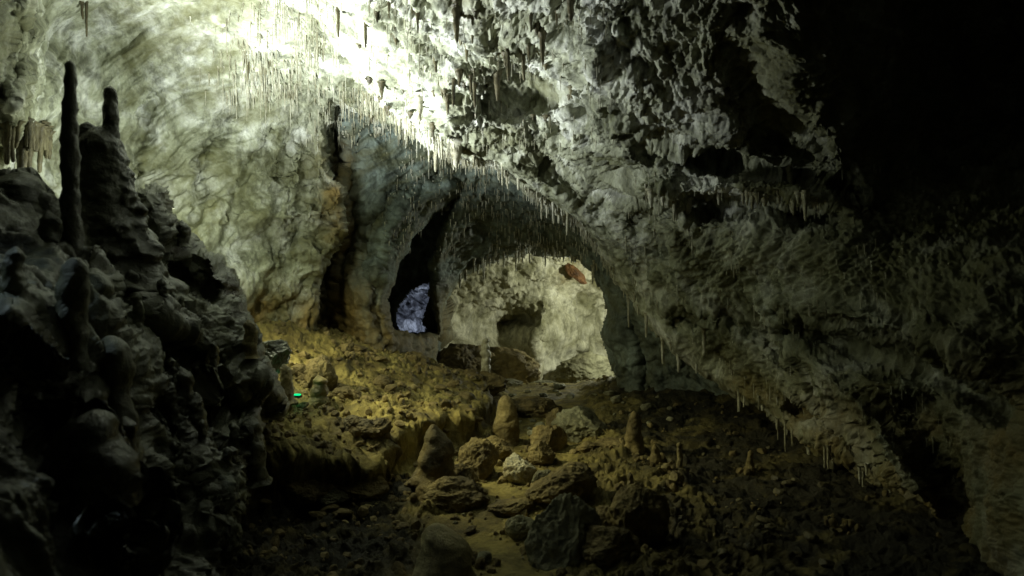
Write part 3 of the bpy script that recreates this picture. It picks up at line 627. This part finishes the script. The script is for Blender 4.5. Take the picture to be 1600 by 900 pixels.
rock(880, 800, 100, 50, 'tilted dark slab lying behind the biggest boulder', None, rot=-0.15)
rock(1000, 862, 84, 80, 'boulder with a lit crest right of the biggest boulder', M_ROCK, cuts=7)
rock(955, 850, 60, 46, 'angular block between the two large front boulders', None)
rock(960, 905, 90, 50, 'low dark rock at the bottom edge right of the biggest boulder', None)
rock(812, 842, 44, 34, 'small grey rock resting on the sand', M_GREY)
rock(756, 884, 26, 16, 'flat pebble half buried in the sand', M_GREY, name='stone', cat='stone')
rock(800, 806, 62, 20, 'low muddy ledge stone behind the sand rock', None)
rock(712, 800, 86, 44, 'spreading foot rock right of the large conical stalagmite', None, deep=0.8)
rock(855, 775, 40, 26, 'small knobbly rock left of the tilted slab', M_GREY)
rock(640, 600, 74, 46, 'large boulder at the back of the ochre bank against the dark alcove', None, Y=9.6)
rock(686, 606, 50, 34, 'ochre boulder between the back boulder and the cracked block', None, Y=9.3)
rock(728, 612, 64, 36, 'cracked block under the slim pale stalagmite', None, Y=9.9)
rock(765, 614, 52, 30, 'rounded block right of the cracked block', M_ROCK, Y=9.9)
rock(775, 640, 34, 20, 'small stone below the slim pale stalagmite', None, Y=9.3)
rock(556, 559, 56, 10, 'thin flat slab perched on the crest of the bank', None, Y=8.8)
rock(600, 620, 28, 18, 'small dark-faced rock on the upper bank', None)
rock(582, 704, 48, 36, 'angular boulder with a dark face on the lower bank', None)
rock(556, 692, 42, 24, 'block left of the angular dark-faced boulder', None)
rock(494, 640, 24, 18, 'round dark stone near the green light', None)
rock(466, 603, 26, 18, 'smooth rounded stone behind the banded stalagmite', None)
rock(500, 612, 46, 50, 'ochre hump of rock behind the banded stalagmite', None, Y=7.2)
rock(536, 640, 36, 18, 'low stone right of the banded stalagmite', None)
rock(424, 572, 48, 40, 'shaded rock where the bank meets the foreground mound', M_FLOW, Y=6.2)
rock(470, 742, 90, 40, 'rock lip at the front left edge of the bank', None, deep=0.7)
rock(560, 760, 84, 36, 'overhanging rock lip at the front edge of the bank', None, deep=0.7)
rock(516, 742, 54, 22, 'pale stone between the two lip rocks of the bank', M_GREY)
rock(915, 604, 84, 50, 'rounded hump at the foot of the far lit wall', M_GREY, Y=15.4, cuts=3)
rock(960, 616, 60, 26, 'low dark hump by the right jamb of the arch', M_GREY, Y=12.3)
rock(860, 612, 60, 16, 'low dark rubble block in the middle of the arch doorway', M_GREY, Y=12.4)
rock(790, 606, 50, 12, 'flat wet stone at the foot of the arch doorway', M_GREY, Y=12.0)
rock(1058, 776, 20, 16, 'small pale stone below the thin peg stalagmite', M_STGM, name='stone', cat='stone')
rock(1043, 758, 16, 12, 'small pale stone left of the thin peg stalagmite', M_STGM, name='stone', cat='stone')
rock(722, 600, 124, 66, 'low dark rock sill right of the blue-lit opening', M_ROCK, Y=12.5, deep=0.6)
rock(778, 604, 110, 56, 'low dark rock hump left of the bright far wall', M_ROCK, Y=12.8, deep=0.6, seed=84, cuts=6)
# rubble: each stone its own object, in groups by place
rnd = random.Random(5)
stone_meshes = {}
def rubble(region, n, smin, smax, label, group, mat):
    key = mat.name
    if key not in stone_meshes:
        ms = []
        for k in range(9):
            V, Fc = rock_mesh(300 + k * 13 + len(stone_meshes) * 7, 1, 0.85, 0.62, 9, False)
            t = mesh_np('stone', V, Fc, mat); ms.append(t.data); bpy.data.objects.remove(t)
        stone_meshes[key] = ms
    k = 0; tries = 0
    while k < n and tries < n * 20:
        tries += 1
        px = rnd.uniform(region[0], region[2]); py = rnd.uniform(region[1], region[3])
        b = ground_hit(px, py); s = px2m(smin + (smax - smin) * rnd.random() ** 2.2, b.y) / 2
        o = bpy.data.objects.new('stone', stone_meshes[key][rnd.randrange(9)]); COL.objects.link(o)
        o.location = b + Vector((0, 0, s * 0.28)); o.scale = (s, s * rnd.uniform(.7, 1.2), s * rnd.uniform(.6, 1.1)); o.rotation_euler = (rnd.uniform(-.3, .3), rnd.uniform(-.3, .3), rnd.uniform(0, 6.3))
        tag(o, label, 'stone', group); k += 1
rubble((420, 550, 750, 725), 90, 7, 30, 'small ochre stone scattered on the lit mud bank', 'stones scattered on the ochre bank', M_ROCK)
rubble((400, 770, 640, 900), 45, 8, 36, 'dark stone in the shaded gully under the bank', 'stones in the gully under the bank', M_ROCK)
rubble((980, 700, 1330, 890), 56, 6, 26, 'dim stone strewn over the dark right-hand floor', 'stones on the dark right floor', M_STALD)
rubble((780, 596, 1050, 690), 40, 8, 28, 'small block on the back floor before the arch', 'blocks on the back floor', M_GREY)
rubble((700, 760, 900, 900), 14, 4, 12, 'pebble lying on the pale sand path', 'pebbles on the sand path', M_GREY)
rubble((600, 740, 740, 890), 24, 8, 24, 'muddy stone around the conical stalagmite', 'stones around the conical stalagmite', M_ROCK)

# gravel nobody could count: one object
def small_rock(seed):
    V, Fc = ico(2); r_ = np.random.RandomState(seed)
    for k in range(7):
        n = r_.normal(size=3); n /= np.linalg.norm(n); t = V @ n - r_.uniform(.5, .85); V = V - np.where(t > 0, t, 0)[:, None] * n
    return V * r_.uniform(.6, 1.1, 3), Fc
sr = [small_rock(k) for k in range(12)]
nr = np.random.RandomState(3); gx_ = nr.uniform(-3.2, 3.4, 5200); gy_ = nr.uniform(3.4, 12.5, 5200)
gz_, gs_, gm_ = ground_z(gx_, gy_)
dens = fbm(np.stack([gx_, gy_, gx_ * 0], 1).astype(np.float32) * 1.5, 3)
keepg = (gs_ < 0.3) & (dens + nr.uniform(-.4, .4, 5200) > -0.1 + 0.6 * (gx_ > 0.8))
gv_ = []; gf_ = []; o_ = 0
gx_ = gx_[keepg]; gy_ = gy_[keepg]; gz_ = gz_[keepg]
bx = []; by = []
for (x0_, y0_, w_) in BASES:
    if y0_ > 12.8: continue
    k_ = int(14 + 40 * min(w_, 0.6)); a_ = nr.uniform(0, 6.3, k_); r_ = w_ * (0.95 + 0.7 * nr.rand(k_) ** 2) + 0.02
    bx += list(x0_ + np.cos(a_) * r_); by += list(y0_ + w_ * 0.3 + np.sin(a_) * r_)
bz_ = ground_z(np.array(bx), np.array(by))[0]
gx_ = np.concatenate([gx_, bx]); gy_ = np.concatenate([gy_, by]); gz_ = np.concatenate([gz_, bz_])
for x_, y_, z_ in zip(gx_, gy_, gz_):
    V, Fc = sr[nr.randint(12)]; sc_ = 0.012 + 0.045 * nr.rand() ** 3; a_ = nr.uniform(0, 6.3); c, s_ = math.cos(a_), math.sin(a_)
    gv_.append((V * sc_) @ np.array([[c, s_, 0], [-s_, c, 0], [0, 0, 1]]) + np.array([x_, y_, z_ + sc_ * 0.3])); gf_.append(Fc + o_); o_ += len(V)
tag(mesh_np('gravel', np.concatenate(gv_), np.concatenate(gf_), M_ROCK, smooth=False), 'loose gravel and mud crumbs littering the cave floor', 'gravel', kind='stuff')

# ------------------------------------------------------------------ green marker light
t = bpy.data.objects.new('marker_light', None); COL.objects.link(t); MKL = ground_hit(464, 650) + Vector((0, -0.03, 0.075)); t.location = MKL
tag(t, 'tiny green light glowing on the ground beside the foreground mound', 'light')
def prim(name, fn, mat, parent, loc=(0, 0, 0), scale=(1, 1, 1), bev=0.0):
    bm = bmesh.new(); fn(bm)
    bmesh.ops.scale(bm, vec=scale, verts=bm.verts)
    if bev: bmesh.ops.bevel(bm, geom=bm.edges[:], offset=bev, segments=2, affect='EDGES')
    me = bpy.data.meshes.new(name); bm.to_mesh(me); bm.free(); me.materials.append(mat)
    o = bpy.data.objects.new(name, me); COL.objects.link(o); o.location = loc; o.parent = parent; return o
mg = bpy.data.materials.new('green_lens'); mg.use_nodes = True
bb = mg.node_tree.nodes['Principled BSDF']; bb.inputs['Base Color'].default_value = (0.02, 0.3, 0.15, 1); bb.inputs['Emission Color'].default_value = (0.0, 0.9, 0.28, 1); bb.inputs['Emission Strength'].default_value = 1.1
md = bpy.data.materials.new('dark_housing'); md.use_nodes = True; md.node_tree.nodes['Principled BSDF'].inputs['Base Color'].default_value = (0.02, 0.02, 0.02, 1)
prim('housing', lambda bm: bmesh.ops.create_cube(bm, size=1), md, t, (0, 0, -0.012), (0.105, 0.055, 0.02), 0.004)
prim('lens', lambda bm: bmesh.ops.create_cube(bm, size=1), mg, t, (0, 0, 0.004), (0.085, 0.036, 0.014), 0.004)
lamp('marker_light_glow', 'POINT', MKL + Vector((0, -0.05, 0.07)), 0.25, (0.05, 1.0, 0.45), None, 0.01)

# ------------------------------------------------------------------ rust-red rock lens hanging inside the far arch
V, Fc = rock_mesh(91, 1, 1, 1, 4)
Yr = 15.5
V = V * np.array([px2m(21, Yr), 0.12, px2m(7.5, Yr)])
c, s = math.cos(0.72), math.sin(0.72); V = V @ np.array([[c, 0, s], [0, 1, 0], [-s, 0, c]]).T
o = mesh_np('hanging_rock', V, Fc, M_RUST); o.location = P(898, 427, Yr)
tag(o, 'rust-red lens-shaped rock hanging under the right shoulder of the far arch', 'rock')

# ------------------------------------------------------------------ stalactites
def stal_variant(seed, slender):
    r_ = np.random.RandomState(seed); H = 1.0
    k = 0.09 if slender else 0.16
    pf = [(0, k * 0.55), (0.03, k * 0.2)]
    hs = [0, 0.06, 0.16, 0.3, 0.5, 0.7, 0.9, 0.985]
    base = [1.1, 1.0, 0.85, 0.66, 0.5, 0.38, 0.26, 0.18] if not slender else [0.9, 0.6, 0.48, 0.42, 0.36, 0.32, 0.27, 0.22]
    pf = [(h, k * b * r_.uniform(0.85, 1.2)) for h, b in zip(hs, base)] + [(1.0, k * 0.05)]
    V, Fc = lathe(pf, seed, [(0, 0), (1, r_.uniform(-.03, .03))], seg=9, rings=22, amp=0.3, knob=0.3)
    V[:, 2] *= -1
    return V, Fc[:, ::-1]
variants = {}
for nm, mt in (('pale', M_STAL), ('brown', M_STALD)):
    for sl in (0, 1):
        L = []
        for k in range(6):
            V, Fc = stal_variant(40 + k * 7 + sl * 100, sl); t = mesh_np('stalactite', V, Fc, mt); L.append(t.data); bpy.data.objects.remove(t)
        variants[nm, sl] = L
def stalactite(sh, px, py, length, width, label, group, tone='pale', slender=0):
    p, ok = at_sheet(sh, px, py)
    if not ok: return None
    o = bpy.data.objects.new('stalactite', variants[tone, slender][rnd.randrange(6)]); COL.objects.link(o)
    L = px2m(length, p.y); w = px2m(width, p.y) / (0.11 if not slender else 0.06)
    o.location = p + Vector((0, 0, L * 0.06 + 0.02)); o.scale = (w, w, L * 1.08); o.rotation_euler = (0, 0, rnd.uniform(0, 6.3))
    return tag(o, label, 'stalactite', group)
CE = 'cave_wall'
big = [(716, 10, 52, 7, 'long dark stalactite hanging near the top centre of the ceiling'), (886, 0, 50, 8, 'thick dark stalactite cut by the top edge of the photo, right of centre'), (780, 118, 50, 6, 'slender dark stalactite hanging before the mossy ceiling pocket'),
       (846, 50, 56, 6, 'dark stalactite at the right side of the cluster above the mossy pocket'), (798, 70, 48, 5, 'dark stalactite at the left side of the cluster above the mossy pocket'), (818, 74, 44, 5, 'short dark stalactite in the middle of the cluster above the mossy pocket'), (708, 124, 46, 5, 'dark drip-ended stalactite left of the mossy ceiling pocket'),
       (668, 92, 42, 5, 'dark stalactite hanging from a knob in mid ceiling'), (740, 130, 40, 5, 'short dark stalactite between the mid ceiling knob and the mossy pocket'), (569, 38, 40, 4, 'thin dark stalactite over the brightest part of the ceiling'), (527, 10, 50, 4, 'thin dark stalactite at the top edge over the bright ceiling'),
       (130, -10, 56, 4, 'thin dark stalactite at the top left, longer one of the pair'), (122, -10, 30, 4, 'thin dark stalactite at the top left, shorter one of the pair'), (712, 230, 40, 10, 'tapering pale stalactite at the lowest point of the ceiling lip'), (659, 150, 40, 6, 'pale stalactite on the bright lower ceiling'),
       (679, 238, 34, 5, 'thin pale stalactite just left of the ceiling lip low point'), (1226, 268, 56, 6, 'long dim stalactite hanging from the right-hand ledge'), (1062, 505, 40, 5, 'thin pale stalactite hanging under the right wall, left one'), (1116, 515, 40, 5, 'thin pale stalactite hanging under the right wall, right one'),
       (1304, 715, 50, 9, 'cluster-centre stalactite under the lowest point of the right wall'), (1268, 700, 50, 5, 'thin dim stalactite left of the lowest point of the right wall'), (1373, 350, 1, 1, '')]
for px, py, L, w, lab in big:
    if not lab: continue
    dark = lab.find('dark') >= 0
    stalactite(CE, px, py, L, w, lab, None, 'brown' if dark else 'pale', 1 if w < 6 else 0)
def lip_y(x): return float(np.interp(x, [p[0] for p in LIP], [p[1] for p in LIP]))
def scatter(sh, n, fx, label, group, tone, lmin, lmax, wmin=2.5, wmax=4, slender=1):
    k = 0; tries = 0
    while k < n and tries < n * 30:
        tries += 1; px, py = fx()
        if perlin(np.array([[px / 30, py / 60, 4.5]]))[0] < rnd.uniform(-.6, .3): continue
        L = lmin + 1.35 * (lmax - lmin) * rnd.random() ** 3
        if stalactite(sh, px, py, L, rnd.uniform(wmin, wmax), label, group, tone, slender): k += 1
scatter(CE, 55, lambda: (rnd.uniform(530, 900), rnd.uniform(0, 200)), 'small dark stalactite among many on the pitted bright ceiling', 'dark stalactites on the pitted ceiling', 'brown', 8, 26, 2.5, 5, 0)
def fa():
    x = rnd.uniform(560, 700); return x, lip_y(x) - rnd.uniform(6, 26)
scatter(CE, 26, fa, 'pale straw stalactite in the fringe on the left half of the ceiling lip', 'straws along the left ceiling lip', 'pale', 14, 34)
def fb():
    x = rnd.uniform(700, 940); return x, lip_y(x) - rnd.uniform(6, 14)
scatter(CE, 40, fb, 'pale stalactite in the fringe above the arch', 'stalactites along the lip above the arch', 'pale', 12, 30)
def fc():
    x = rnd.uniform(1010, 1260); return x, 296 + rnd.uniform(0, 14)
scatter(CE, 26, fc, 'pale stalactite in the row under the right-hand ledge', 'stalactites under the right ledge', 'pale', 14, 40, 4, 7, 0)
def fd():
    x = rnd.uniform(980, 1480); return x, lip_y(x) - rnd.uniform(8, 20)
scatter(CE, 30, fd, 'dim stalactite along the lower edge of the right wall', 'stalactites under the right wall', 'pale', 12, 44)
scatter(CE, 26, lambda: (rnd.uniform(0, 75), rnd.uniform(190, 215)), 'ribbed hanging column in the drapery at the left frame edge', 'hanging columns at the left edge', 'brown', 40, 95, 4, 8, 1)
scatter('arch_wall', 60, lambda: (lambda x: (x, float(np.interp(x, [692, 728, 762, 800, 860, 905, 930], [478, 430, 412, 402, 398, 404, 425])) - rnd.uniform(6, 18)))(rnd.uniform(705, 935)), 'thin straw stalactite fringing the inner arch of the lit chamber', 'straws round the inner arch', 'pale', 10, 26, 2, 3.5)
# the uncountable soda straws: one mass
SV = []; SF = []; off = 0
def straws(sh, n, fx, lmin, lmax, wpx=1.5):
    global off
    k = 0; tries = 0
    while k < n and tries < 20 * n:
        tries += 1; px, py = fx(); p, ok = at_sheet(sh, px, py)
        if not ok: continue
        if perlin(np.array([[px / 26, py / 60, 0.5]]))[0] < rnd.uniform(-.5, .35): continue
        k += 1
        L = px2m(lmin + (lmax - lmin) * rnd.random() ** 2, p.y); r = px2m(wpx * rnd.uniform(.7, 1.3), p.y) / 2
        a = np.arange(5) * 2 * np.pi / 5
        rows = []
        for t_, rr in ((-0.15, 1.9), (0.15, 1.0), (1, 0.55)):
            rows.append(np.stack([p.x + np.cos(a) * r * rr, p.y + np.sin(a) * r * rr - 0.0, np.full(5, p.z - L * t_)], 1))
        SV.append(np.concatenate(rows))
        for q in range(2):
            for j in range(5): SF.append([off + q * 5 + j, off + q * 5 + (j + 1) % 5, off + q * 5 + 5 + (j + 1) % 5, off + q * 5 + 5 + j])
        off += 15
def tri(x0, x1, y0, y1): return lambda: (rnd.uniform(x0, x1), rnd.uniform(y0, y1))
straws(CE, 420, lambda: (rnd.gauss(440, 50), rnd.uniform(0, 150)), 10, 50, 1.5)
straws(CE, 260, lambda: (lambda x: (x, lip_y(x) - rnd.uniform(2, 40)))(rnd.uniform(530, 720)), 8, 34)
straws(CE, 300, lambda: (lambda x: (x, lip_y(x) - rnd.uniform(2, 12)))(rnd.uniform(700, 980)), 6, 20)
straws('arch_wall', 800, tri(600, 940, 230, 400), 4, 14, 1.3)
straws('arch_wall', 260, tri(500, 640, 165, 215), 5, 20, 1.6)
straws(CE, 500, tri(480, 960, 0, 230), 6, 26, 1.6)
straws(CE, 300, tri(980, 1500, 250, 700), 8, 30, 2.0)
So = mesh_np('soda_straws', np.concatenate(SV), np.array(SF), M_STAL); tag(So, 'mass of thin soda straws bristling from the vaults', 'soda straws', kind='stuff')
